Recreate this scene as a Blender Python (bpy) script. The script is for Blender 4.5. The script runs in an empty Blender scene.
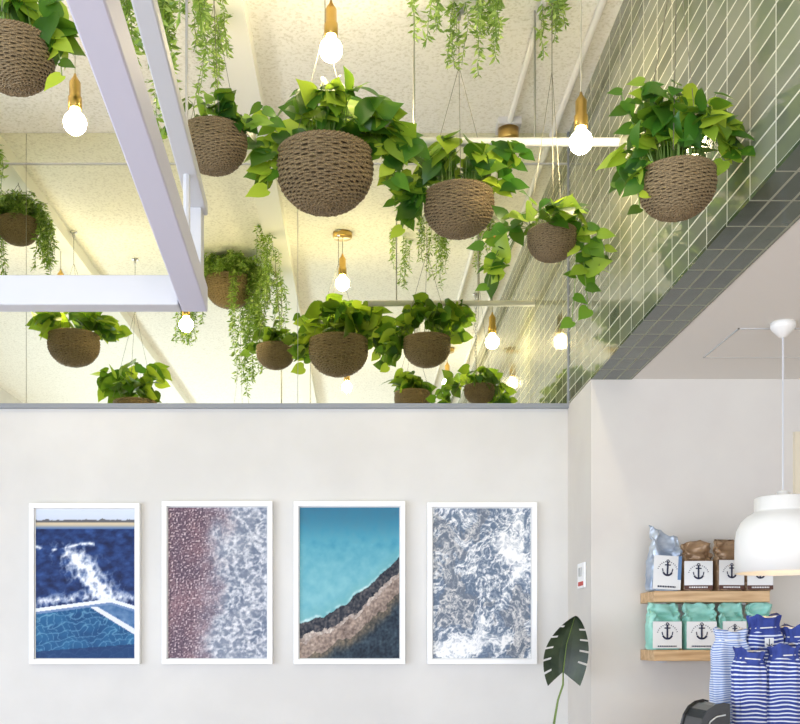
import bpy, math, random
from mathutils import Vector, Matrix, noise
PI=math.pi
C=bpy.context.scene.collection
F=1012.0; EYE=1.6
def P(px,py,d,y=None):
    return Vector(((px-360)/F*d, d if y is None else y, EYE+(640-py)/F*d))
def lin(c):
    return tuple(((v/255)/12.92 if v/255<=.04045 else (((v/255)+.055)/1.055)**2.4) for v in c)
# ---------------------------------------------------------------- materials
def mat(name, rgb, rough=.5, metal=0, emit=None, es=0, spec=.5, trans=0):
    m=bpy.data.materials.new(name); m.use_nodes=True
    b=m.node_tree.nodes['Principled BSDF']
    b.inputs['Base Color'].default_value=(*lin(rgb),1); b.inputs['Roughness'].default_value=rough
    b.inputs['Metallic'].default_value=metal; b.inputs['Specular IOR Level'].default_value=spec
    if emit: b.inputs['Emission Color'].default_value=(*lin(emit),1); b.inputs['Emission Strength'].default_value=es
    return m
def nz(m, scale=8, c1=None, c2=None, bump=0, detail=6, stretch=(1,1,1), dist=.01, lo=.35, hi=.65):
    nt=m.node_tree; b=nt.nodes['Principled BSDF']
    tc=nt.nodes.new('ShaderNodeTexCoord'); mp=nt.nodes.new('ShaderNodeMapping'); mp.inputs['Scale'].default_value=stretch
    n=nt.nodes.new('ShaderNodeTexNoise'); n.inputs['Scale'].default_value=scale; n.inputs['Detail'].default_value=detail
    nt.links.new(tc.outputs['Object'],mp.inputs[0]); nt.links.new(mp.outputs[0],n.inputs['Vector'])
    if c1:
        r=nt.nodes.new('ShaderNodeValToRGB'); r.color_ramp.elements[0].position=lo; r.color_ramp.elements[1].position=hi
        r.color_ramp.elements[0].color=(*lin(c1),1); r.color_ramp.elements[1].color=(*lin(c2),1)
        nt.links.new(n.outputs['Fac'],r.inputs[0]); nt.links.new(r.outputs[0],b.inputs['Base Color'])
    if bump:
        bp=nt.nodes.new('ShaderNodeBump'); bp.inputs['Strength'].default_value=bump; bp.inputs['Distance'].default_value=dist
        nt.links.new(n.outputs['Fac'],bp.inputs['Height']); nt.links.new(bp.outputs[0],b.inputs['Normal'])
    return m
def tilemat(name,c1,c2,grout,axes,bw,bh,rough=.07,ms=.004):
    m=mat(name,c1,rough); nt=m.node_tree; b=nt.nodes['Principled BSDF']
    tc=nt.nodes.new('ShaderNodeTexCoord'); s=nt.nodes.new('ShaderNodeSeparateXYZ'); c=nt.nodes.new('ShaderNodeCombineXYZ')
    nt.links.new(tc.outputs['Object'],s.inputs[0])
    nt.links.new(s.outputs[axes[0]],c.inputs[0]); nt.links.new(s.outputs[axes[1]],c.inputs[1])
    br=nt.nodes.new('ShaderNodeTexBrick'); br.inputs['Scale'].default_value=1; br.offset=0
    br.inputs['Color1'].default_value=(*lin(c1),1); br.inputs['Color2'].default_value=(*lin(c2),1); br.inputs['Mortar'].default_value=(*lin(grout),1)
    br.inputs['Brick Width'].default_value=bw; br.inputs['Row Height'].default_value=bh
    br.inputs['Mortar Size'].default_value=ms; br.inputs['Mortar Smooth'].default_value=.1
    nt.links.new(c.outputs[0],br.inputs['Vector'])
    n=nt.nodes.new('ShaderNodeTexNoise'); n.inputs['Scale'].default_value=9; n.inputs['Detail'].default_value=2
    nt.links.new(tc.outputs['Object'],n.inputs['Vector'])
    nt.links.new(br.outputs['Color'],b.inputs['Base Color'])
    b1=nt.nodes.new('ShaderNodeBump'); b1.inputs['Strength'].default_value=.4; b1.inputs['Distance'].default_value=.0015; b1.invert=True
    nt.links.new(br.outputs['Fac'],b1.inputs['Height'])
    b2=nt.nodes.new('ShaderNodeBump'); b2.inputs['Strength'].default_value=.10; b2.inputs['Distance'].default_value=.01
    nt.links.new(n.outputs['Fac'],b2.inputs['Height']); nt.links.new(b1.outputs[0],b2.inputs['Normal']); nt.links.new(b2.outputs[0],b.inputs['Normal'])
    rm=nt.nodes.new('ShaderNodeMath'); rm.operation='MULTIPLY_ADD'; rm.inputs[1].default_value=.5; rm.inputs[2].default_value=rough
    nt.links.new(br.outputs['Fac'],rm.inputs[0]); nt.links.new(rm.outputs[0],b.inputs['Roughness'])
    return m
def leafmat(name,dark,mid,light,tr=.45):
    m=mat(name,mid,.34); nt=m.node_tree; b=nt.nodes['Principled BSDF']
    g=nt.nodes.new('ShaderNodeNewGeometry'); r=nt.nodes.new('ShaderNodeValToRGB')
    r.color_ramp.elements[0].color=(*lin(dark),1); r.color_ramp.elements[1].color=(*lin(light),1); r.color_ramp.elements[1].position=1
    e=r.color_ramp.elements.new(.60); e.color=(*lin(mid),1)
    nt.links.new(g.outputs['Random Per Island'],r.inputs[0]); nt.links.new(r.outputs[0],b.inputs['Base Color'])
    t=nt.nodes.new('ShaderNodeBsdfTranslucent')
    hs=nt.nodes.new('ShaderNodeMixRGB'); hs.blend_type='MIX'; hs.inputs[0].default_value=.35; hs.inputs[2].default_value=(*lin((200,228,60)),1)
    nt.links.new(r.outputs[0],hs.inputs[1]); nt.links.new(hs.outputs[0],t.inputs[0])
    mx=nt.nodes.new('ShaderNodeMixShader'); mx.inputs[0].default_value=tr
    nt.links.new(b.outputs[0],mx.inputs[1]); nt.links.new(t.outputs[0],mx.inputs[2])
    nt.links.new(mx.outputs[0],nt.nodes['Material Output'].inputs[0])
    return m
def stripemat(name,c1,c2,scale,axis='Z',w=.5):
    m=mat(name,c1,.9); nt=m.node_tree; b=nt.nodes['Principled BSDF']
    tc=nt.nodes.new('ShaderNodeTexCoord'); s=nt.nodes.new('ShaderNodeSeparateXYZ')
    n=nt.nodes.new('ShaderNodeTexNoise'); n.inputs['Scale'].default_value=12; n.inputs['Detail'].default_value=1
    nt.links.new(tc.outputs['Object'],n.inputs['Vector'])
    nt.links.new(tc.outputs['Object'],s.inputs[0])
    ad=nt.nodes.new('ShaderNodeMath'); ad.operation='MULTIPLY_ADD'; ad.inputs[1].default_value=.02
    nt.links.new(n.outputs['Fac'],ad.inputs[0]); nt.links.new(s.outputs[axis],ad.inputs[2])
    a=nt.nodes.new('ShaderNodeMath'); a.operation='MULTIPLY'; a.inputs[1].default_value=scale; nt.links.new(ad.outputs[0],a.inputs[0])
    f=nt.nodes.new('ShaderNodeMath'); f.operation='FRACT'; nt.links.new(a.outputs[0],f.inputs[0])
    l=nt.nodes.new('ShaderNodeMath'); l.operation='LESS_THAN'; l.inputs[1].default_value=w; nt.links.new(f.outputs[0],l.inputs[0])
    mx=nt.nodes.new('ShaderNodeMixRGB'); mx.inputs[1].default_value=(*lin(c1),1); mx.inputs[2].default_value=(*lin(c2),1)
    nt.links.new(l.outputs[0],mx.inputs[0]); nt.links.new(mx.outputs[0],b.inputs['Base Color'])
    return m
M={}
M['wall']=nz(mat('wall_paint',(216,214,210),.7),3,(211,209,205),(219,217,213),.03)
M['wallr']=nz(mat('wall_paint_right',(216,210,200),.7),3,(212,206,198),(218,213,204),.03)
M['ceil']=nz(mat('ceiling_plaster',(242,241,234),.85),90,(220,217,204),(245,243,236),.3,12,(1,1,1),.005,.30,.52)
M['beam']=mat('ceiling_beam_paint',(238,237,229),.7)
M['low']=mat('low_ceiling',(232,228,220),.8)
M['floor']=nz(mat('floor_timber',(150,120,90),.5),4,(140,110,80),(170,140,105),0,6,(8,1,1))
M['tile']=tilemat('sage_grey_tile',(104,110,90),(136,140,116),(210,208,188),('Y','Z'),.15,.052,.05,.0026)
M['tile2']=tilemat('dark_green_tile',(42,56,42),(74,86,66),(150,152,130),('Y','X'),.15,.054,.10,.0034)
M['mirror']=mat('mirror_glass',(242,242,220),.012,1)
M['white']=mat('white_paint',(206,206,208),.5)
M['pipe']=mat('conduit_paint',(224,222,216),.5)
M['rail']=mat('lavender_white_steel',(208,206,220),.5)
M['trim']=mat('grey_trim',(140,144,150),.5)
M['brass']=mat('brass',(206,172,100),.28,1)
M['bulb']=mat('bulb_glow',(255,240,210),.3,0,(255,233,188),125)
M['bulb2']=mat('shade_bulb_glow',(255,240,210),.3,0,(255,216,150),16)
M['cord']=mat('cord_pale',(205,200,185),.6)
M['wire']=mat('wire',(120,116,100),.5,.4)
M['steel']=mat('chain_steel',(190,190,190),.3,1)
M['wick']=nz(mat('wicker',(126,106,72),.6),34,(66,54,34),(170,146,104),.4,6,(1,1,4),.003,.34,.66)
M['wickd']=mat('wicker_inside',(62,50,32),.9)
M['soil']=mat('soil',(50,40,30),.95)
M['leaf']=leafmat('pothos_leaf',(28,74,24),(72,132,38),(198,220,72))
M['leafd']=leafmat('dark_leaf',(24,66,26),(58,114,38),(150,190,68),.4)
M['vine']=leafmat('trailing_leaf',(84,120,50),(134,170,78),(192,212,124),.4)
M['stem']=mat('green_stem',(110,134,60),.5)
M['wood']=nz(mat('shelf_oak',(196,160,116),.5),6,(180,142,98),(214,180,136),0,8,(1,12,12))
M['frame']=mat('frame_white',(246,246,246),.35)
M['black']=mat('black_plastic',(22,22,24),.22)
M['dark']=mat('dark_grey',(60,62,66),.35)
M['navy']=mat('navy_ink',(24,32,62),.5)
M['paper']=mat('label_paper',(232,232,230),.6)
M['kraft']=nz(mat('kraft_bag',(156,126,94),.28,.25),12,(128,98,68),(176,146,114),.5)
M['silver']=nz(mat('silver_blue_bag',(176,188,202),.3,.3),10,(136,152,176),(206,214,222),.5)
M['bluepack']=mat('blue_pack_side',(104,140,184),.4)
M['mint']=nz(mat('mint_bag',(142,206,188),.4),12,(132,196,180),(168,222,206),.5)
M['brown']=mat('brown_label',(84,48,36),.6)
M['shade']=mat('white_lamp_shade',(240,238,232),.35)
M['blue']=stripemat('blue_stripe_cloth',(46,64,140),(214,220,234),84,'Z',.36)
M['pale']=stripemat('pale_stripe_cloth',(206,214,230),(112,136,190),130,'Z',.45)
M['bluep']=nz(mat('blue_cloth',(44,60,134),.9),20,(38,52,122),(58,76,148),.3)
M['red']=mat('red_print',(196,60,44),.5)
M['grey']=mat('pale_grey',(190,190,188),.6)
M['cream']=mat('cream_board',(226,214,188),.6)
M['ceramic']=mat('white_ceramic',(230,230,228),.2)
M['mons']=nz(mat('monstera_leaf',(40,54,38),.4),14,(28,44,30),(60,74,50),.2,4,(1,1,1),.003)
# ---------------------------------------------------------------- mesh builder
class MB:
    def __init__(s): s.v=[]; s.f=[]
    def box(s,x0,x1,y0,y1,z0,z1):
        n=len(s.v)
        s.v+=[(x,y,z) for z in (z0,z1) for y in (y0,y1) for x in (x0,x1)]
        s.f+=[tuple(n+i for i in q) for q in ((0,2,3,1),(4,5,7,6),(0,1,5,4),(2,6,7,3),(0,4,6,2),(1,3,7,5))]; return s
    def tube(s,pts,r,k=6,cap=True):
        pts=[Vector(p) for p in pts]; n0=len(s.v); N=len(pts)
        rr=r if isinstance(r,(list,tuple)) else [r]*N
        for i,p in enumerate(pts):
            d=(pts[min(i+1,N-1)]-pts[max(i-1,0)]).normalized()
            a=d.cross(Vector((0,0,1)))
            if a.length<.05: a=d.cross(Vector((1,0,0)))
            a.normalize(); b=d.cross(a)
            for j in range(k):
                t=2*PI*j/k; s.v.append(tuple(p+(a*math.cos(t)+b*math.sin(t))*rr[i]))
        for i in range(N-1):
            for j in range(k):
                q=n0+i*k; s.f.append((q+j,q+(j+1)%k,q+k+(j+1)%k,q+k+j))
        if cap and k>2:
            s.f.append(tuple(n0+j for j in range(k))); s.f.append(tuple(n0+(N-1)*k+j for j in reversed(range(k))))
        return s
    def lathe(s,prof,k=32,c=(0,0,0),fn=None,cap=False):
        n0=len(s.v)
        for i,(r,z) in enumerate(prof):
            for j in range(k):
                t=2*PI*j/k; r2=r*(fn(t,i) if fn else 1)
                s.v.append((c[0]+r2*math.cos(t),c[1]+r2*math.sin(t),c[2]+z))
        for i in range(len(prof)-1):
            for j in range(k):
                q=n0+i*k; s.f.append((q+j,q+(j+1)%k,q+k+(j+1)%k,q+k+j))
        if cap:
            s.f.append(tuple(n0+j for j in range(k))); s.f.append(tuple(n0+(len(prof)-1)*k+j for j in range(k)))
        return s
    def poly(s,pts):
        n=len(s.v); s.v+=[tuple(p) for p in pts]; s.f.append(tuple(range(n,n+len(pts)))); return s
    def build(s,name,m,parent=None,smooth=False,bevel=0):
        me=bpy.data.meshes.new(name); me.from_pydata([tuple(v) for v in s.v],[],s.f); me.update()
        o=bpy.data.objects.new(name,me); C.objects.link(o)
        me.materials.append(m)
        if smooth:
            me.polygons.foreach_set('use_smooth',[True]*len(me.polygons))
        if parent: o.parent=parent
        if bevel:
            b=o.modifiers.new('bevel','BEVEL'); b.width=bevel; b.segments=2
        return o
def tag(o,label,cat,group=None):
    o['label']=label; o['category']=cat
    if group: o['group']=group
    return o
def thing(name,label,cat,loc,group=None,rz=0):
    o=bpy.data.objects.new(name,None); C.objects.link(o); o.location=loc; o.rotation_euler=(0,0,rz); o.empty_display_size=.05
    return tag(o,label,cat,group)
def struct(name,mb,m):
    o=mb.build(name,m); o['kind']='structure'; return o
# ---------------------------------------------------------------- room
CZ=3.85; TX=.925; LZ=2.644; TX2=1.087
struct('floor',MB().box(-3.2,3.2,-3.6,4.6,-.1,0),M['floor'])
struct('wall_back',MB().box(-3.2,TX,4.5,4.6,0,CZ),M['wall'])
struct('wall_back_right',MB().box(TX,3.2,4.05,4.6,0,LZ),M['wallr'])
struct('ceiling',MB().box(-3.2,TX2,-3.6,4.6,CZ,CZ+.1),M['ceil'])
struct('ceiling_low',MB().box(TX2,3.2,-3.6,4.6,LZ,LZ+.1),M['low'])
struct('wall_bulkhead',MB().box(TX,TX2,-3.6,4.5,LZ+.008,CZ),M['tile'])
struct('trim_1',MB().box(TX-.001,TX2,-3.6,4.05,LZ-.002,LZ+.008),M['tile2'])
struct('trim_2',MB().box(-3.2,TX,4.48,4.5,2.628,2.648),M['trim'])
struct('trim_3',MB().box(-3.2,TX,4.482,4.488,3.708,3.714),M['grey'])
struct('trim_6',MB().box(TX-.006,TX,4.478,4.488,2.648,CZ),M['trim'])
struct('wall_left',MB().box(-3.3,-3.2,-3.6,4.6,0,.6).box(-3.3,-3.2,-3.6,4.6,3.1,CZ).box(-3.3,-3.2,2.8,4.6,.6,3.1).box(-3.3,-3.2,-3.6,-3,.6,3.1),M['wall'])
struct('wall_rear',MB().box(-3.2,3.2,-3.7,-3.6,0,.3).box(-3.2,3.2,-3.7,-3.6,3.3,CZ).box(-3.2,-2.9,-3.7,-3.6,.3,3.3).box(2.9,3.2,-3.7,-3.6,.3,3.3),M['wall'])
struct('wall_right',MB().box(3.2,3.3,-3.6,4.6,0,LZ+.1),M['wallr'])
wf=MB()
for x in (-2.9,-1,.9,2.84): wf.box(x,x+.06,-3.68,-3.62,.3,3.3)
wf.box(-2.9,2.9,-3.68,-3.62,.3,.36).box(-2.9,2.9,-3.68,-3.62,3.24,3.3)
struct('window_1',wf,M['dark'])
wf=MB()
for y in (-3,-1.1,.9,2.74): wf.box(-3.28,-3.22,y,y+.06,.6,3.1)
struct('window_2',wf,M['dark'])
struct('trim_4',MB().box(-.52,-.40,-3.6,4.48,CZ-.07,CZ),M['beam'])
struct('trim_5',MB().box(-1.72,-1.60,-3.6,4.48,CZ-.07,CZ),M['beam'])
# mirror panels
xs=[-3.2,(27-360)/225,(298-360)/225,TX]
ml=['mirror panel at the left end of the mirrored band, cut by the photo edge','wide mirror panel above the two left framed pictures','mirror panel beside the tiled wall']
for i in range(3):
    tag(MB().box(xs[i]+.001,xs[i+1]-.0015,4.488,4.4995,2.65,CZ-.002).build('mirror_panel',M['mirror'],None),ml[i],'mirror','mirror panels')
# ---------------------------------------------------------------- white hanging frame (far end 3.0 m away)
K_=3.0/3.5
o=(-.48,3.0,EYE+1.16*K_)
t=thing('hanging_frame','white steel rectangular frame with long rails hung under the ceiling','frame',o)
def skew(y):
    y=y/K_; f=(y-1.834)/(3.5-1.834); return ((-.535-.09*f)*K_, (-.462-.073*f)*K_)
def railbox(h0,h1,y0=.8,y1=3.58,narrow=0):
    y0*=K_; y1*=K_; mb=MB(); a=skew(y0); b=skew(y1)
    a=(a[0]+narrow,a[1]); b=(b[0]+narrow,b[1])
    mb.v=[(x-o[0],y-o[1],EYE+z*K_-o[2]) for z in (h0,h1) for (y,e) in ((y0,a),(y1,b)) for x in e]
    mb.f=[(0,2,3,1),(4,5,7,6),(0,1,5,4),(2,6,7,3),(0,4,6,2),(1,3,7,5)]; return mb
railbox(1.16,1.25).build('lower_rail',M['rail'],t,bevel=.004)
railbox(1.50,1.545,narrow=.022).build('upper_rail',M['white'],t,bevel=.004)
MB().box(-2.70,-.63*K_-o[0],.0,.07,0,.089).build('crossbar',M['white'],t,bevel=.004)
MB().box(-.605*K_-o[0],-.55*K_-o[0],.005,.06,.080,.292).build('post',M['white'],t,bevel=.003)
for y in (2.8,1.0):
    e=sum(skew(y))/2+.008
    MB().tube([(e-o[0],y-o[1],1.545*K_+EYE-o[2]),(e-o[0],y-o[1],CZ-o[2])],.004,8).build('hanger_rod',M['steel'],t)
    MB().tube([(e-o[0],y-o[1],.078),(e-o[0],y-o[1],.292)],.010,8).build('spacer',M['white'],t)
# ---------------------------------------------------------------- conduits
def conduit(label,pts,r,clips=()):
    b=Vector(pts[0]); t=thing('conduit_pipe',label,'pipe',b)
    MB().tube([Vector(p)-b for p in pts],r,10).build('pipe',M['pipe'],t,True)
    for c in clips:
        c=Vector(c)-b; MB().tube([c,c+Vector((0,0,CZ-(c.z+b.z)))],.004,6).build('hanger_rod',M['steel'],t)
    return t
a=P(372,142,3.62); b_=Vector((TX,3.62,a.z))
conduit('white conduit pipe running level from the big plant to the tiled wall',[a,b_],.015,[a+Vector((.15,0,0)),b_+Vector((-.3,0,0))])
conduit('thin white conduit on the ceiling nearest the tiled wall',[(.85,-1.5,CZ-.015),(.85,4.48,CZ-.015)],.014)
conduit('thin white conduit on the ceiling ending at the brass box',[(.645,-1.5,CZ-.015),(.645,4.36,CZ-.015)],.012)
t=thing('junction_box','brass ceiling box on a white block above the level pipe','junction box',(.645,4.40,CZ-.07))
MB().box(-.05,.05,-.05,.05,.04,.07).build('mounting_block',M['white'],t)
MB().lathe([(0,-.01),(.042,-.01),(.045,-.006),(.045,.04),(0,.04)],28).build('cover',M['brass'],t,True)
# ---------------------------------------------------------------- lamps
def lamp(px,py,d,label,y=None):
    p=P(px,py,d,y); t=thing('pendant_bulb',label,'pendant light',p,'bare bulb pendants')
    prof=[]
    for i in range(13):
        a=-PI/2+PI*i/12; prof.append((.038*math.cos(a)+1e-4,.038*math.sin(a)))
    prof=prof[:11]+[(.016,.044),(.015,.052)]
    MB().lathe(prof,24).build('bulb',M['bulb'],t,True)
    MB().lathe([(0,.045),(.021,.045),(.023,.048),(.023,.085),(.019,.09),(.019,.135),(.016,.14),(.006,.155),(.004,.165),(0,.165)],24).build('socket',M['brass'],t,True)
    MB().tube([(0,0,.16),(0,0,CZ-p.z-.02)],.0028,6).build('cord',M['cord'],t)
    MB().lathe([(0,CZ-p.z-.028),(.05,CZ-p.z-.028),(.054,CZ-p.z-.024),(.054,CZ-p.z),(0,CZ-p.z)],28).build('canopy',M['brass'],t,True)
lamp(331,50,3.38,'glowing bare bulb in a brass socket at the top centre, above the biggest basket')
lamp(75,123,3.4,'glowing bare bulb in a brass socket left of the long white rail')
lamp(581,142,3.36,'glowing bare bulb in a brass socket near the tiled wall, in front of the pipe')
lamp(62,300,5.7,'bare bulb pendant seen only in the mirror at far left above the crossbar',3.3)
lamp(347,388,7.84,'bare bulb pendant seen only in the mirror below the middle basket reflection',1.16)
lamp(447,384,7.84,'bare bulb pendant seen only in the mirror beside the right basket reflection',1.16)
# ---------------------------------------------------------------- baskets
BH=1.10
def brad(a):
    s=a/(PI/2)
    return (max(math.cos(a),0)**.82)*(.93+.40*s*(1-s)*1.2)
def basket_mesh():
    mb=MB(); N=34; K=170; ST=38; rnd=random.Random(5)
    for i in range(N):
        a=(i+.3)/N*PI/2*1.0
        r=brad(a); z=-math.sin(a)*BH
        cr=.033*rnd.uniform(.88,1.12); k=5; st=ST/2 if r>.28 else 6; n0=len(mb.v); am=.020 if r>.25 else .008; p1=rnd.random()*6; p2=rnd.random()*6
        for j in range(K):
            t=2*PI*j/K; w=am*math.sin(st*t+i*PI); dz=.009*math.sin(3*t+p1)+.006*math.sin(11*t+p2)
            for q in range(k):
                u=2*PI*q/k
                rr=r+w+cr*math.cos(u)*.75; mb.v.append((max(rr,.005)*math.cos(t),max(rr,.005)*math.sin(t),z+dz+cr*math.sin(u)*.9))
        for j in range(K):
            for q in range(k):
                A=n0+j*k; B=n0+((j+1)%K)*k
                mb.f.append((A+q,B+q,B+(q+1)%k,A+(q+1)%k))
    for j in range(ST):
        t=2*PI*j/ST; pts=[]
        for i in range(14):
            a=i/14*PI/2*.86; r=brad(a)+.012; pts.append((r*math.cos(t),r*math.sin(t),-math.sin(a)*BH))
        mb.tube(pts,.014,5,False)
    return mb
def inner_mesh():
    prof=[(.88,0.0)]
    for i in range(1,13):
        a=i/12*PI/2; prof.append((brad(a)*.975+.0001,-math.sin(a)*BH*.985))
    return MB().lathe(prof,40)
def rim_mesh():
    mb=MB(); K=120
    for s in (0,1,2):
        n0=len(mb.v); k=5
        for j in range(K):
            t=2*PI*j/K; u0=20*t+s*2*PI/3
            R=.94+.03*math.cos(u0); Z=.02+.03*math.sin(u0)
            for q in range(k):
                u=2*PI*q/k; mb.v.append(((R+.032*math.cos(u))*math.cos(t),(R+.032*math.cos(u))*math.sin(t),Z+.032*math.sin(u)))
        for j in range(K):
            for q in range(k):
                A=n0+j*k; B=n0+((j+1)%K)*k
                mb.f.append((A+q,B+q,B+(q+1)%k,A+(q+1)%k))
    return mb
def mk(mb,name,m):
    o=mb.build(name,m,None,True); me=o.data; bpy.data.objects.remove(o); return me
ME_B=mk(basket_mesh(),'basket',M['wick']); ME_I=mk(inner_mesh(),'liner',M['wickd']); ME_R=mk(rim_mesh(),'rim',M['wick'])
def inst(me,name,parent,s=1,rz=0):
    o=bpy.data.objects.new(name,me); C.objects.link(o); o.parent=parent; o.scale=(s,s,s); o.rotation_euler=(0,0,rz); return o
ROWS=[(0,.0,.0),(.04,.22,-.055),(.16,.39,-.05),(.32,.44,-.01),(.50,.38,.0),(.68,.25,.0),(.85,.10,.0),(1,.0,.0)]
def add_leaf(mb,p,d,n,L,W=1.0,bend=.25):
    d=d.normalized(); x=d.cross(n)
    if x.length<1e-3: x=d.cross(Vector((.3,.5,.8)))
    x.normalize(); n=x.cross(d).normalized()
    n0=len(mb.v)
    for (t,w,dy) in ROWS:
        for sx in (-1,0,1):
            yy=t+(dy*2.2 if sx else 0); zz=-bend*t*t+(.13*abs(sx)*w)
            v=p+x*(sx*w*W*L)+d*(yy*L)+n*(zz*L); mb.v.append(tuple(v))
    for i in range(len(ROWS)-1):
        q=n0+i*3; mb.f.append((q,q+1,q+4,q+3)); mb.f.append((q+1,q+2,q+5,q+4))
def hangers(t,p,R,rnd,chain=False):
    top=CZ-p.z; j=Vector((0,0,min(.55,top*.7)))
    for i in range(3):
        a=2*PI*i/3+rnd.random(); MB().tube([(R*math.cos(a),R*math.sin(a),.02),j],.0011,4).build('hanger_wire',M['wire'],t)
    if chain:
        mb=MB(); z=j.z; i=0
        while z<top-.01:
            pts=[]
            for k in range(13):
                u=2*PI*k/12; c=(.008*math.cos(u),0,z+.011+.014*math.sin(u)) if i%2 else (0,.008*math.cos(u),z+.011+.014*math.sin(u)); pts.append(c)
            mb.tube(pts,.002,5,False); z+=.020; i+=1
        mb.build('chain',M['steel'],t,True)
    else: MB().tube([j,(0,0,top-.02)],.0016,5).build('hanger_cord',M['wire'],t)
    MB().lathe([(0,top-.03),(.008,top-.03),(.008,top-.01),(.02,top-.006),(.02,top),(0,top)],12).build('ceiling_hook',M['steel'],t)
def pothos(px,py,dia,d,blobs,L,label,seed,y=None,m='leaf',chain=False,strays=()):
    """blobs: (x0,y0,x1,y1,n) pixel boxes at pixel depth d; y: true depth"""
    rnd=random.Random(seed); R=dia/2/F*d*.95; yy=d if y is None else y; L=L*.86
    p=P(px,py,d,yy)+Vector((0,0,.53*R))
    t=thing('hanging_plant',label,'hanging plant',p,'plants in hanging wicker baskets')
    bk=inst(ME_B,'basket',t,R,rnd.random()*6); inst(ME_R,'rim',bk,1); inst(ME_I,'liner',t,R)
    MB().lathe([(.0001,-.02),(R*.86,-.03)],24).build('soil',M['soil'],t)
    mb=MB(); st=MB()
    def leaf_at(q,h,own=True):
        dd=h*rnd.uniform(.3,1)+Vector((rnd.uniform(-.7,.7),rnd.uniform(-.6,.3),rnd.uniform(-1.1,.4)))
        nn=Vector((0,0,1))*rnd.uniform(.1,.9)+h*.3+Vector((rnd.uniform(-.7,.7),rnd.uniform(-1.3,.1),0))
        l=L*rnd.uniform(.5,1.25); tip=q+dd.normalized()*l
        if own and tip.z<.03 and math.hypot(tip.x,tip.y)<R*1.1: dd=h+Vector((0,0,.4))
        add_leaf(mb,q,dd,nn,l,rnd.uniform(.85,1.1),rnd.uniform(.1,.4))
    for (x0,y0,x1,y1,n) in blobs:
        n=int(n*.88)
        a=P(x0,y1,d,yy)-p; b=P(x1,y0,d,yy)-p; c=(a+b)/2; rx=(b.x-a.x)/2-L*.35; rz=(b.z-a.z)/2-L*.3; ry=max(.04,min(rx*.8,.2))
        rx=max(rx,.02); rz=max(rz,.02)
        k=0; tries=0
        while k<n and tries<n*30:
            tries+=1
            v=Vector((rnd.gauss(0,1),rnd.gauss(0,1),rnd.gauss(0,1))).normalized()*(rnd.random()**.4)
            q=Vector((c.x+v.x*rx,v.y*ry,c.z+v.z*rz))
            if q.z<.02 and (math.hypot(q.x,q.y)<R*1.12): continue
            if q.z<-.1*R and abs(q.x)<R*.9 and q.y<R*.5 and rnd.random()<.97: continue
            if p.x+q.x+L*.8>TX-.01: continue
            if q.z>0 and noise.noise(q*11+Vector((seed,0,0)))<-.08: continue
            h=Vector((q.x,q.y,0))
            if h.length<.01: h=Vector((rnd.uniform(-1,1),rnd.uniform(-1,1),0))
            h.normalize(); leaf_at(q,h)
            if k%2==0:
                s0=Vector((h.x*R*.5,h.y*R*.5,-.01)); md=(s0+q)/2+Vector((0,0,.25*abs(q.length)+.01))
                if q.z<0: md=Vector((h.x*R*1.15,h.y*R*1.15,.04))
                st.tube([s0,md,q],.0011,3,False)
            k+=1
    for (x,yt) in strays:
        e=P(x,yt,d,yy)-p; h=Vector((e.x,0,0)).normalized(); s0=Vector((h.x*R*.6,-.02,0))
        m1=Vector((h.x*max(R*1.15,abs(e.x)*.8),-.02,max(.05,e.z*.6 if e.z>0 else .05))); e.y=-.03
        pts=[]
        for i in range(9):
            u=i/8; pts.append(s0*(1-u)**2+m1*2*u*(1-u)+e*u*u)
        st.tube(pts,.0016,4,False)
        for i in range(2,9):
            q=pts[i]+Vector((0,-.004,0)); s=1 if i%2 else -1
            add_leaf(mb,q,Vector((s*.8+h.x*.3,rnd.uniform(-.4,.2),rnd.uniform(-.8,.2))),Vector((rnd.uniform(-.3,.3),-1,.5)),L*rnd.uniform(.5,.9),1,.2)
    mb.build('foliage',M[m],t,True); st.build('stems',M['stem'],t)
    hangers(t,p,R,rnd,chain)
    return t
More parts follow.
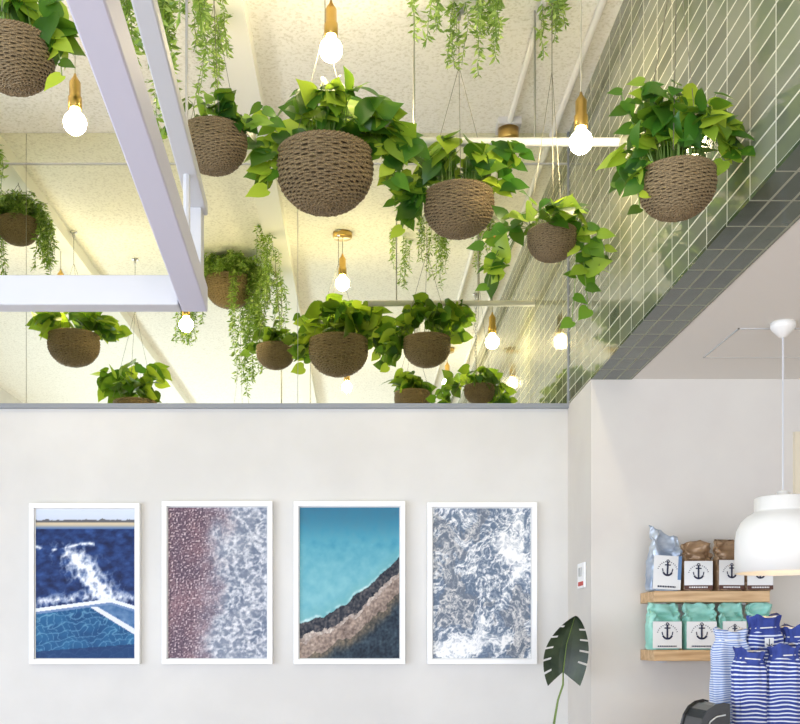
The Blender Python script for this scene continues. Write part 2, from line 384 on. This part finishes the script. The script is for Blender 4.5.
def trailing(px,py,dia,d,vines,label,seed,y=None,top=60,den=.008,ls=1.0,vseg=.04,tr=1.6):
    rnd=random.Random(seed); R=dia/2/F*d*.95; yy=d if y is None else y
    p=P(px,py,d,yy)+Vector((0,0,.50*R))
    t=thing('trailing_plant',label,'hanging plant',p,'trailing plants in hanging wicker baskets')
    bk=inst(ME_B,'basket',t,R,rnd.random()*6); inst(ME_R,'rim',bk,1); inst(ME_I,'liner',t,R)
    MB().lathe([(.0001,-.02),(R*.86,-.03)],24).build('soil',M['soil'],t)
    mb=MB(); st=MB()
    def sprig(pts):
        st.tube(pts,.0013,3,False)
        for i in range(len(pts)-1):
            a,b=Vector(pts[i]),Vector(pts[i+1]); L=(b-a).length; m=max(1,int(L/den))
            for k in range(m):
                q=a.lerp(b,k/m)
                for s in (0,1):
                    dd=Vector((rnd.uniform(-1,1),rnd.uniform(-1,1),rnd.uniform(-.9,.3))).normalized()
                    l=rnd.uniform(.016,.038)*ls; x=dd.cross(Vector((rnd.random(),rnd.random(),rnd.random()))).normalized()*l*.14
                    mb.poly([q,q+dd*l*.5+x,q+dd*l,q+dd*l*.5-x])
    for (x,yt) in vines:
        tip=P(x,yt,d,yy)-p; yo=rnd.uniform(-1,1)*R*.9; h=Vector((tip.x,yo,0))
        if h.length<R*1.12:
            yo=math.copysign(math.sqrt(max((R*1.12)**2-tip.x**2,0)),yo); h=Vector((tip.x,yo,0))
        pts=[Vector((h.x*.3,h.y*.3,0)),Vector((h.x*.75,h.y*.75,.05+rnd.random()*.04)),Vector((h.x,h.y,.0))]
        n=max(2,int(-tip.z/vseg)); ox=oy=0
        for i in range(1,n+1):
            ox+=rnd.uniform(-.010,.010); oy+=rnd.uniform(-.010,.010)
            pts.append(Vector((h.x+ox,h.y+oy,tip.z*i/n)))
        sprig(pts)
    for i in range(top):
        a=rnd.random()*6.28; r=rnd.uniform(.5,tr)*R
        sprig([Vector((0,0,0)),Vector((math.cos(a)*r*.5,math.sin(a)*r*.5,rnd.uniform(.06,.13))),Vector((math.cos(a)*r,math.sin(a)*r,rnd.uniform(-.04,.10)))])
    mb.build('foliage',M['vine'],t); st.build('vines',M['stem'],t)
    hangers(t,p,R,rnd)
# real, in frame
pothos(14,66,84,2.3,[(-20,-20,66,30,50),(36,-5,66,70,16)],.075,'hanging plant in a wicker basket in the top left corner',1,strays=[(66,84)])
pothos(214,152,70,3.29,[(172,90,256,140,60)],.08,'small hanging basket plant just right of the long white rail',2,m='leafd',strays=[(168,140),(258,128)])
pothos(325,182,102,3.42,[(272,82,402,158,190),(258,130,284,190,14),(378,120,410,170,22)],.115,'largest hanging basket plant, in the top centre, with broad heart leaves',3,strays=[(250,150),(416,150),(268,194),(398,192),(262,110)])
pothos(459,215,74,3.62,[(412,130,512,192,92),(398,156,430,228,32),(486,132,520,172,12)],.10,'hanging basket plant between the largest one and the pale conduit, leaves reaching left',4,strays=[(524,152),(512,190),(390,180),(402,232),(394,206)])
pothos(552,246,52,3.44,[(492,200,598,236,62),(484,238,514,290,16),(572,235,602,286,20)],.085,'smallest hanging basket plant with leaves drooping low beside the tiled wall',5,strays=[(570,324),(486,290),(606,262),(586,312),(482,250)])
pothos(677,195,80,2.4,[(626,74,742,170,170),(614,125,648,195,16),(712,110,756,168,16)],.070,'hanging basket plant on a steel chain in front of the tiled wall',6,chain=True,strays=[(760,158),(618,100),(636,214),(640,90)])
# only seen in the mirror (pixel depth is the mirrored one)
pothos(75,352,54,5.6,[(38,308,118,342,75)],.12,'hanging basket plant mirrored below the white crossbar at the left',7,y=3.4,strays=[(122,330)])
pothos(136,416,46,6.0,[(97,354,172,406,85)],.12,'leafy plant mirrored at the bottom mirror edge, left of the trailing plant',8,y=3.0)
pothos(412,404,38,6.8,[(384,368,440,402,60)],.12,'leafy plant mirrored at the bottom mirror edge, right of centre',9,y=2.2)
# trailing, baskets above the frame
rnd=random.Random(77)
trailing(230,294,50,6.0,[(rnd.uniform(180,208),rnd.uniform(312,352)) for i in range(12)]+[(rnd.uniform(250,284),rnd.uniform(296,345)) for i in range(16)]+[(rnd.uniform(236,262),rnd.uniform(335,392)) for i in range(20)],'trailing plant with long fine vines at the top left of the photo',11,y=3.0,top=170,den=.0065,ls=1.15,tr=1.8)
trailing(213,-115,64,3.42,[(rnd.uniform(196,230),rnd.uniform(30,104)) for i in range(11)],'trailing plant with fine vines right of the long white rail, above the small basket',12,top=40,ls=1.0)
trailing(460,-85,80,3.42,[(rnd.uniform(408,512),rnd.uniform(-5,60)) for i in range(24)],'fine trailing vines hanging at the top edge, right of centre',13)
trailing(551,-120,56,3.46,[(rnd.uniform(534,566),rnd.uniform(5,46)) for i in range(12)],'narrow bunch of trailing vines at the top edge beside the pale conduits',14)
trailing(20,234,42,4.85,[(rnd.uniform(-8,2),rnd.uniform(250,280)) for i in range(14)]+[(rnd.uniform(40,54),rnd.uniform(245,276)) for i in range(18)],'trailing plant mirrored at the far left above the crossbar',15,y=4.15,top=110,ls=1.0)
# ---------------------------------------------------------------- framed pictures
def sm(a,b,x):
    t=max(0,min(1,(x-a)/(b-a))); return t*t*(3-2*t)
def mix(a,b,t): return tuple(a[i]*(1-t)+b[i]*t for i in range(3))
def fb(x,y,o=4,seed=0):
    s=0;a=1;tot=0
    for i in range(o):
        s+=a*noise.noise(Vector((x,y,seed+i*7.3))); tot+=a; a*=.55; x*=2.03; y*=2.03
    return s/tot
def art1(u,v): # v from top
    if v<.09:
        c=mix((214,222,236),(196,206,224),v/.09)
        if v>.070+.02*fb(u*14,1): c=(96,96,100)
        return c
    if v<.13: return mix((206,190,160),(90,120,165),sm(.10,.13,v))
    edge=.665-.085*u if u<.76 else .600+(u-.76)*.20
    n=fb(u*10,v*24,4,3)
    if v<edge:
        c=mix((14,34,82),(40,72,132),.4+n*1.6)
        foam=abs(fb(u*7,v*9,5,9))
        ctr=.36+1.1*(v-.28)
        band=math.exp(-((u-ctr)/.17)**2)*sm(.2,.3,v)
        band=max(band, math.exp(-((v-edge+.04)/.035)**2)*.7, math.exp(-((v-.25-.02*math.sin(u*9))/.012)**2)*.8*(u<.6))
        c=mix(c,(236,240,248),max(0,min(1,band*1.25-foam*3.0+.05+fb(u*24,v*34,2,3)*.6*band)))
        return c
    d=v-edge
    if d<.024: return (228,232,240)
    if d<.040: return (108,136,176)
    e3=.605+.40*(u-.46) if u>.46 else 9
    if abs(v-e3)<.010+.010*u: return (222,226,236)
    if v<e3 and e3<9:
        w=fb(u*14,v*26,3,8); return mix((52,94,142),(112,144,182),.4+w)
    w=fb(u*5+v*3,v*9,3,5); r=abs(math.sin(v*62+u*10+6*w)); r2=abs(math.sin(v*34-u*40+7*w))
    net=max(sm(.42,.0,r),sm(.26,.0,r2))
    c=mix((12,62,112),(44,112,156),.45+.8*w)
    c=mix(c,(176,214,230),net*.62*(1-.4*v))
    if v>.955-.05*u: c=mix(c,(14,44,92),.7)
    return c
def art2(u,v):
    n=fb(u*26,v*38,3,4); n2=fb(u*4,v*6,4,8)
    b=.50+.04*math.sin(v*7)-.08*v+.30*fb(u*3+2,v*5,5,2); t=sm(b-.22,b+.18,u)
    c=mix((98,80,94),(134,104,112),.5+n2*1.5)
    k=noise.noise(Vector((u*62,v*92,1)))
    if k>.12: c=mix(c,(220,200,202),min(1,(k-.12)*2.4))
    if k<-.25: c=mix(c,(56,42,60),.55)
    f=abs(fb(u*10+n2,v*15,6,12)); c2=mix((100,112,134),(150,156,170),.5+n2+n*.5)
    c2=mix(c2,(230,230,234),max(0,min(1,sm(.20,.0,f)*.7+n*.9)))
    return mix(c,c2,t)
def art3(u,v):
    s=.80-.32*u-.14*u**3+.07*fb(u*3.2,v*2,4,1)
    n=fb(u*10,v*14,4,4); n3=fb(u*40,v*50,2,6)
    if v<s-.015:
        c=mix((66,146,172),(118,182,194),sm(0,.6,v)+n*.6)
        c=mix(c,(44,98,128),max(0,sm(.24,.02,v)*.55+n*.3) if v<.24 else 0)
        c=mix(c,(110,172,174),sm(.12,.0,s-v)*.6)
        c=mix(c,(220,236,238),math.exp(-((v-s+.024)/.010)**2)*max(0,.4+n*1.5)); return c
    d=v-s+.07*fb(u*9,v*9,5,17)
    if d<.08: c=mix((34,40,52),(100,94,94),.35+n3*1.4+n)
    elif d<.11: c=mix((200,188,178),(130,114,106),.35+n3+n)
    elif d<.22: c=mix((116,100,92),(184,164,150),.45+n3*1.1+n)
    else: c=mix((64,62,58),(120,108,92),.5+n3*1.2+n)
    return mix(c,mix((16,32,48),(60,78,90),.35+n3*.9+n),sm(.24,.34,d))
def art4(u,v):
    wx=fb(u*2.4,v*3.2,4,31); wy=fb(u*2.4+9,v*3.2,4,41)
    f=abs(fb(u*6+wx*4,v*9+wy*4,6,21)); f2=abs(fb(u*15+wy*4,v*21+wx*5,5,25)); n=fb(u*3+wy,v*4+wx,4,8); g=fb(u*40,v*60,3,9)
    c=mix((80,98,122),(128,142,162),.5+n+g*.4)
    k=sm(.13,.0,f)*.85+sm(.12,.0,f2)*.45+g*.4+sm(.02,.34,n)*.9-.15
    c=mix(c,(242,242,242),max(0,min(1,k)))
    if n<-.14: c=mix(c,(156,146,138),.25)
    return c
am=bpy.data.materials.new('printed_photo'); am.use_nodes=True
nt=am.node_tree; vc=nt.nodes.new('ShaderNodeVertexColor'); vc.layer_name='Col'; bb=nt.nodes['Principled BSDF']
nt.links.new(vc.outputs[0],bb.inputs['Base Color']); bb.inputs['Roughness'].default_value=.45; bb.inputs['Specular IOR Level'].default_value=.2
def picture(x0,y0,x1,y1,fn,label):
    S=225; X0=(x0-360)/S; X1=(x1-360)/S; Z1=EYE+(640-y0)/S; Z0=EYE+(640-y1)/S
    w=X1-X0; h=Z1-Z0; t=thing('framed_picture',label,'picture',((X0+X1)/2,4.497,Z0),'framed ocean photographs')
    b=.022; D=.03
    mb=MB().box(-w/2,w/2,-D,0,0,b).box(-w/2,w/2,-D,0,h-b,h).box(-w/2,-w/2+b,-D,0,b,h-b).box(w/2-b,w/2,-D,0,b,h-b)
    mb.build('frame',M['frame'],t,bevel=.002)
    MB().box(-w/2+b,w/2-b,-.012,-.002,b,h-b).build('backing',M['paper'],t)
    nx,ny=140,210; me=bpy.data.meshes.new('print'); vs=[];fs=[];cols=[]
    aw=w/2-b-.004; z0=b+.004; z1=h-b-.004
    for j in range(ny+1):
        for i in range(nx+1):
            u=i/nx; v=1-j/ny; vs.append((-aw+2*aw*u,-.014,z0+(z1-z0)*j/ny))
            c=fn(u,v); cols+=[*lin([max(0,min(255,q)) for q in c]),1]
    for j in range(ny):
        for i in range(nx):
            q=j*(nx+1)+i; fs.append((q,q+1,q+nx+2,q+nx+1))
    me.from_pydata(vs,[],fs); ca=me.color_attributes.new('Col','FLOAT_COLOR','POINT'); ca.data.foreach_set('color',cols)
    me.materials.append(am); o=bpy.data.objects.new('print',me); C.objects.link(o); o.parent=t
picture(31,504,141,664,art1,'white framed photo of a navy sea above a walled ocean pool')
picture(163,502,273,664,art2,'white framed aerial photo, pinkish speckled left half and grey surf right')
picture(294,502,405,664,art3,'white framed aerial photo of turquoise water above a brown rocky shore')
picture(427,503,536,664,art4,'white framed aerial photo of white foam swirls on slate water')
# ---------------------------------------------------------------- monstera leaf in vase
MD=3.95; base=P(563,672,MD); BZ=1.02
t=thing('monstera_leaf','single dark green split monstera leaf on a long stem against the wall corner','plant',(base.x,base.y,BZ))
mb=MB(); H=.218; Wd=.080
def wdt(s):
    return Wd*(math.sin(PI*min(1,(s*.78+.22)))**.72)*(1.08 if s<.5 else 1.08-.16*(s-.5))
off=Vector((0,0,base.z-BZ))
def lp(s,k,side):
    w=wdt(max(0.0,min(1,s)))*k
    lean=.030*s*s+.006*s
    return off+Vector((lean+side*w, -.05*s*s-.02*k*k, s*H-(.045*k*(1-s))*(1.2-s)+.012*k*s*(1-s)))
for side in (-1,1):
    sub=72
    for i in range(sub):
        s0=i/sub; s1=(i+1)/sub
        fr=((i+.5+(4 if side>0 else 0))/12)%1; cut=fr>.87 and 8<i<sub-12
        ks=[0,.25,.62] if cut else [0,.25,.62,.82,1]
        for a,b in zip(ks[:-1],ks[1:]):
            mb.poly([lp(s0,a,side),lp(s0,b,side),lp(s1,b,side),lp(s1,a,side)])
mb.build('leaf_blade',M['mons'],t)
MB().tube([off+Vector((0,-.003,0)),off+Vector((.0,0,-.05)),off+Vector((-.02,0,-.11)),off+Vector((-.035,0,-.20)),(-.04,0,.02)],[.003,.004,.004,.005,.005],8).tube([off+Vector((0,-.004,0)),off+Vector((.0105,-.018,.5*H)),off+Vector((.034,-.053,.97*H))],[.002,.0015,.001],6).build('stem',M['stem'],t,True)
t=thing('vase','white ceramic vase holding the monstera stem, below the photo','vase',(base.x-.04,MD,.9))
MB().lathe([(0,0),(.05,0),(.07,.06),(.06,.14),(.025,.19),(.028,.21),(.02,.2),(.02,.12)],28).build('body',M['ceramic'],t,True)
t=thing('side_console','white console table under the vase, below the photo','table',(.68,4.0,0))
MB().box(-.22,.22,-.16,.16,.86,.9).build('table_top',M['wood'],t)
for sx in(-1,1):
    for sy in (-.14,.14): MB().box(sx*.2-.015,sx*.2+.015,sy-.015,sy+.015,0,.86).build('leg',M['white'],t)
# ---------------------------------------------------------------- switch
t=thing('wall_switch','small white switch plate with a red notice on the wall corner','switch',(TX-.001,4.2,EYE+65/F*4.2))
MB().box(-.008,0,-.065,.065,-.055,.05).build('plate',M['frame'],t,bevel=.002)
MB().box(-.014,-.008,-.020,.020,-.005,.03).build('rocker',M['grey'],t,bevel=.001)
MB().box(-.0095,-.008,-.045,.045,-.045,-.028).build('red_notice',M['red'],t)
# ---------------------------------------------------------------- wall shelves and bags
WY=4.05; SY=3.86
def shelf(x0,x1,y0,y1,label):
    a=P(x0,y1,SY); b=P(x1,y0,SY); t=thing('wall_shelf',label,'shelf',((a.x+b.x)/2,WY,a.z))
    w=(b.x-a.x)/2; MB().box(-w,w,SY-WY,-.001,0,b.z-a.z).build('board',M['wood'],t,bevel=.002)
    for sx in (-1,1): MB().box(sx*w*.7-.008,sx*w*.7+.008,-.10,-.001,-.008,0).build('bracket',M['white'],t)
    return b.z
z1=shelf(654,770,591,602,'upper oak wall shelf carrying silver and brown coffee bags')
z2=shelf(654,772,650,661,'lower oak wall shelf carrying the mint green bags')
def bag(cx,z,w,h,m,label,group,tilt=0,kind='kraft'):
    X=(cx-360)/F*(SY+.05); t=thing('coffee_bag',label,'coffee bag',(X,SY+.065,z+.001),group); t.rotation_euler=(0,tilt,random.Random(cx).uniform(-.12,.12))
    mb=MB(); k=40; D=w*.30; NR=26; sd=random.Random(cx).random()*50
    def prof(s):
        if s<.06: return .9+.1*s/.06, .9+.1*s/.06
        if s<.5: return 1,1
        if s<.82: f=(s-.5)/.32; return 1-.06*f, 1-.85*f**1.2
        return .94-.03*(s-.82)/.18,.15-.06*(s-.82)/.18
    for i in range(NR):
        s=i/(NR-1); a,b=prof(s)
        for j in range(k):
            u=2*PI*j/k; c=math.cos(u); sn=math.sin(u); e=.45
            x=math.copysign(abs(c)**e,c)*w/2*a; y=math.copysign(abs(sn)**e,sn)*D*b
            cr=sm(.42,.7,s)+.25
            x+=.009*noise.noise(Vector((s*9,j*.3,sd)))*cr; y+=.038*noise.noise(Vector((s*10,x*70,sd+3)))*cr*(1 if s<.84 else .5)
            slope=(-x*.40 if kind=='s' else 0)*sm(.55,1,s)
            zz=s*h+slope+(.014*noise.noise(Vector((x*30,sd,1)))*sm(.75,1,s))
            mb.v.append((x,y,zz))
    for i in range(NR-1):
        for j in range(k):
            q=i*k; mb.f.append((q+j,q+(j+1)%k,q+k+(j+1)%k,q+k+j))
    mb.f.append(tuple(range(k))); mb.f.append(tuple((NR-1)*k+j for j in range(k)))
    mb.build('pouch',m,t,True)
    f=-D-.009
    MB().box(-w*.45,w*.45,f,f+.001,h*.03,h*.60).build('label_panel',M['paper'],t)
    if kind=='s': MB().box(w*.34,w*.45,f-.0008,f,h*.20,h*.60).build('side_stripe',M['bluepack'],t)
    e=f-.001; em=MB()
    wh=w/h; cz=.38
    def bar(x0,z0,x1,z1,r): em.tube([(x0*w,e,z0*h),(x1*w,e,z1*h)],r*w,5)
    bar(0,cz-.22*wh,0,cz+.20*wh,.030)
    em.tube([(.040*w*math.cos(2*PI*q/14),e,(cz+.235*wh)*h+.040*w*math.sin(2*PI*q/14)) for q in range(15)],.014*w,5,False)
    bar(-.09,cz+.115*wh,.09,cz+.115*wh,.020)
    em.tube([(.15*w*math.sin(q*.17),e,(cz-.06*wh)*h-.15*w*math.cos(q*.17)) for q in range(-7,8)],.030*w,5)
    for sx in (-1,1): bar(sx*.145,cz-.10*wh,sx*.165,cz-.0*wh,.017)
    # ribbon of lettering curving over the emblem
    for q in range(13):
        aa=PI*(.10+.80*q/12); bar(.305*math.cos(aa),cz-.10*wh+.305*math.sin(aa)*wh,.335*math.cos(aa+.05),cz-.10*wh+.335*math.sin(aa+.05)*wh,.011)
    em.build('emblem',M['navy'],t)
    if kind=='kraft': MB().box(-w*.45,w*.45,f-.0015,f,h*.03,h*.115).build('name_band',M['brown'],t)
    lt=MB(); rr=random.Random(cx); x=-w*.30
    while x<w*.28:
        ww=rr.uniform(.02,.05)*w; lt.box(x,x+ww,f-.0025,f-.0012,h*.060,h*.088); x+=ww+.018*w
    lt.build('lettering',M['paper'] if kind=='kraft' else M['navy'],t)
g='coffee bags on the upper shelf'
bag(663,z1,.122,.226,M['silver'],'silver and blue bag with a slanted top at the left end of the upper shelf',g,.05,'s')
bag(697,z1,.118,.192,M['kraft'],'brown bag next to the silver one on the upper shelf',g)
bag(728,z1,.112,.198,M['kraft'],'middle brown bag of three on the upper shelf',g)
bag(758,z1,.108,.192,M['kraft'],'brown bag at the right end of the upper shelf, beside the white lamp',g)
g='mint green coffee bags on the lower shelf'
bag(664,z2,.126,.180,M['mint'],'mint green bag at the left end of the lower shelf',g,0,'m')
bag(700,z2,.125,.180,M['mint'],'second mint green bag from the left on the lower shelf',g,0,'m')
bag(732,z2,.103,.182,M['mint'],'third mint green bag on the lower shelf, behind the pale striped cloth bag',g,0,'m')
bag(760,z2,.100,.178,M['mint'],'mint green bag at the right end of the lower shelf, above the blue cloth bags',g,0,'m')
a=P(793,500,4.05); MBx=MB().box(0,.3,-.02,0,0,.27); o_=MBx.build('notice_board',M['cream']); o_.location=(a.x,4.05,a.z); tag(o_,'cream board on the right wall at the edge of the photo, above the lamp','board')
# ---------------------------------------------------------------- white pendant lamp
px,d=783,3.33; X=(px-360)/F*d; zt=EYE+(640-497)/F*d; zb=EYE+(640-573)/F*d
t=thing('pendant_lamp','white dome pendant lamp on a long cord beside the coffee shelves','lamp',(X,d,zb))
h=zt-zb
out=[(.012,h+.02),(.02,h+.018),(.022,h),(.084,h-.001),(.089,h-.005),(.089,h-.046),(.094,h-.052),(.112,h-.062),(.132,h-.082),(.145,h-.110),(.150,h-.145),(.151,0)]
inn=[(.148,0),(.147,h-.145),(.141,h-.112),(.128,h-.086),(.108,h-.068),(.085,h-.055),(.05,h-.04),(.0,h-.04)]
MB().lathe(out+inn,56).build('lamp_shade',M['shade'],t,True)
MB().tube([(0,0,h),(0,0,LZ-zb-.02)],.0035,8).build('cord',M['white'],t)
MB().lathe([(0,LZ-zb-.05),(.012,LZ-zb-.048),(.036,LZ-zb-.022),(.040,LZ-zb-.014),(.040,LZ-zb),(0,LZ-zb)],28).build('canopy',M['shade'],t,True)
MB().lathe([(0.0001,.02),(.03,.032),(.038,.06),(.03,.085),(.018,.11),(.018,h-.035)],20).build('bulb',M['bulb2'],t,True)
t=thing('access_panel','flush square access panel in the low white ceiling','access panel',(1.6,3.56,LZ-.003))
MB().box(-.33,.3,-.17,.17,0,.003).build('panel',M['low'],t)
fr=MB()
for q in ((-.334,.304,-.174,-.17),(-.334,.304,.17,.174),(-.334,-.33,-.174,.174),(.3,.304,-.174,.174)): fr.box(q[0],q[1],q[2],q[3],-.001,.003)
fr.build('panel_edge',M['grey'],t)
# ---------------------------------------------------------------- counter and items
t=thing('counter','white service counter along the right, below the photo','counter',(1.6,3.0,0))
MB().box(-.7,.9,-.35,.35,0,1.27).build('cabinet',M['white'],t)
MB().box(-.72,.92,-.37,.37,1.27,1.30).build('counter_top',M['wood'],t)
def cloth(pxc,d,ytop,rpx,m,top,label,seed,lean=0,badge=False):
    rnd=random.Random(seed); X=(pxc-360)/F*d; H=EYE+(640-ytop)/F*d-1.301; r=rpx/F*d
    t=thing('striped_cloth_bag',label,'cloth bag',(X,d,1.301),'blue and white striped cloth bags on the counter')
    ph=[rnd.random()*6 for i in range(4)]; K=110; NR=36; sp=rnd.uniform(-.12,.12)
    def surf(s0,s1,extra,name,mt):
        mb=MB()
        for i in range(NR):
            s=s0+(s1-s0)*i/(NR-1)
            base=1.0-.04*s if s<.78 else .969-.24*sm(.78,.92,s)+.10*sm(.92,1,s)
            for j in range(K):
                u=2*PI*j/K; c=math.cos(u); sn=math.sin(u)
                f=1+(.02+.09*s*s)*math.sin(9*u+ph[0]+1.5*s)+.05*math.sin(3*u+ph[1]-2*s)+.10*noise.noise(Vector((c*2.2,sn*2.2,s*4+ph[2])))
                x=math.copysign(abs(c)**.7,c)*r*1.05*base*f+(extra if c>0 else -extra)
                y=math.copysign(abs(sn)**.8,sn)*r*.62*base*f+(extra if sn>0 else -extra)
                z=s*H+(.006*math.sin(2*u+ph[3])+.005*math.sin(5*u+ph[1]))*s**3+sp*x*s*s
                mb.v.append((x+lean*s*s,y,z))
        for i in range(NR-1):
            for j in range(K):
                q=i*K; mb.f.append((q+j,q+(j+1)%K,q+K+(j+1)%K,q+K+j))
        if s1>=1:
            n=len(mb.v); mb.v.append((lean,0,H*.97))
            for j in range(K): mb.f.append(((NR-1)*K+j,(NR-1)*K+(j+1)%K,n))
        return mb.build(name,mt,t,True)
    surf(0,1,0,'sack',m)
    if top: surf(.86,.999,.0016,'plain_band',top)
    K2=[]
    for q in range(25):
        u=2*PI*q/24; K2.append((r*.80*math.cos(u)+lean*.8,r*.52*math.sin(u),.90*H+sp*r*.6*math.cos(u)))
    MB().tube(K2,.0022,5,False).build('drawstring',M['paper'],t,True)
    if badge:
        yb=-r*.76
        MB().box(-.014,.014,yb-.001,yb,.74*H,.74*H+.028).build('badge_patch',M['paper'],t)
        em=MB(); zc=.74*H+.014
        em.tube([(0,yb-.0015,zc-.010),(0,yb-.0015,zc+.011)],.0013,5).tube([(.009*math.sin(q*.2),yb-.0015,zc-.001-.009*math.cos(q*.2)) for q in range(-6,7)],.0013,5)
        em.build('badge_emblem',M['navy'],t)
cloth(731,3.22,630,18,M['pale'],None,'pale blue and white striped cloth bag, leftmost of the bunch on the counter',1,-.003)
cloth(764,3.22,616,17,M['blue'],M['bluep'],'blue and white striped cloth bag rising highest in the bunch, with a small badge',2,0,True)
cloth(799,3.22,626,18,M['blue'],M['bluep'],'blue and white striped cloth bag at the right photo edge',3)
cloth(750,3.08,650,16,M['blue'],M['bluep'],'shorter blue and white striped cloth bag in front of the pale one',4)
cloth(782,3.08,646,16,M['blue'],M['bluep'],'shorter blue and white striped cloth bag in the middle front',5,.003)
cloth(814,3.08,648,16,M['blue'],None,'blue and white striped cloth bag in front, cut by the right photo edge',6)
t=thing('coffee_machine','glossy black machine with a curved top left of the striped cloth bags','machine',(P(698,700,3.1).x,3.02,1.302))
pr=[(-.050,0),(-.047,.035),(-.038,.068),(-.024,.092),(-.004,.106),(.018,.111),(.030,.108),(.030,0)]
mb=MB(); n=len(pr); mb.v=[(x,-.09,z) for x,z in pr]+[(x,.09,z) for x,z in pr]
mb.f=[tuple(range(n)),tuple(reversed(range(n,2*n)))]+[(i,(i+1)%n,n+(i+1)%n,n+i) for i in range(n)]
mb.build('housing',M['black'],t,bevel=.006)
MB().tube([(-.032,-.093,.040),(-.022,-.093,.062),(-.004,-.093,.076),(.022,-.093,.081)],.0025,8).build('chrome_strip',M['steel'],t,True)
MB().box(-.028,.024,-.096,-.090,.012,.030).build('front_panel',M['dark'],t,bevel=.001)
# ---------------------------------------------------------------- lights
def area(name,loc,rot,sx,sy,e,col):
    l=bpy.data.lights.new(name,'AREA'); l.shape='RECTANGLE'; l.size=sx; l.size_y=sy; l.energy=e; l.color=col
    o=bpy.data.objects.new(name,l); C.objects.link(o); o.location=loc; o.rotation_euler=rot
area('window_light_rear',(0,-3.75,1.3),(math.radians(82),0,0),5.6,1.8,270,(.84,.90,1))
area('window_light_left',(-3.35,-.1,1.3),(0,math.radians(-90),0),1.4,5.6,210,(.68,.80,1))
w=bpy.data.worlds.new('World'); bpy.context.scene.world=w; w.use_nodes=True
w.node_tree.nodes['Background'].inputs[0].default_value=(.82,.89,1,1); w.node_tree.nodes['Background'].inputs[1].default_value=.9
# ---------------------------------------------------------------- camera
cam=bpy.data.cameras.new('Camera'); co=bpy.data.objects.new('Camera',cam); C.objects.link(co)
co.location=(0,0,EYE); co.rotation_euler=(math.radians(90),0,0); cam.sensor_width=36; cam.sensor_fit='HORIZONTAL'
cam.lens=F/800*36; cam.shift_x=.05; cam.shift_y=(640-362)/800; cam.clip_start=.05
bpy.context.scene.camera=co
bpy.context.scene.view_settings.view_transform='Standard'
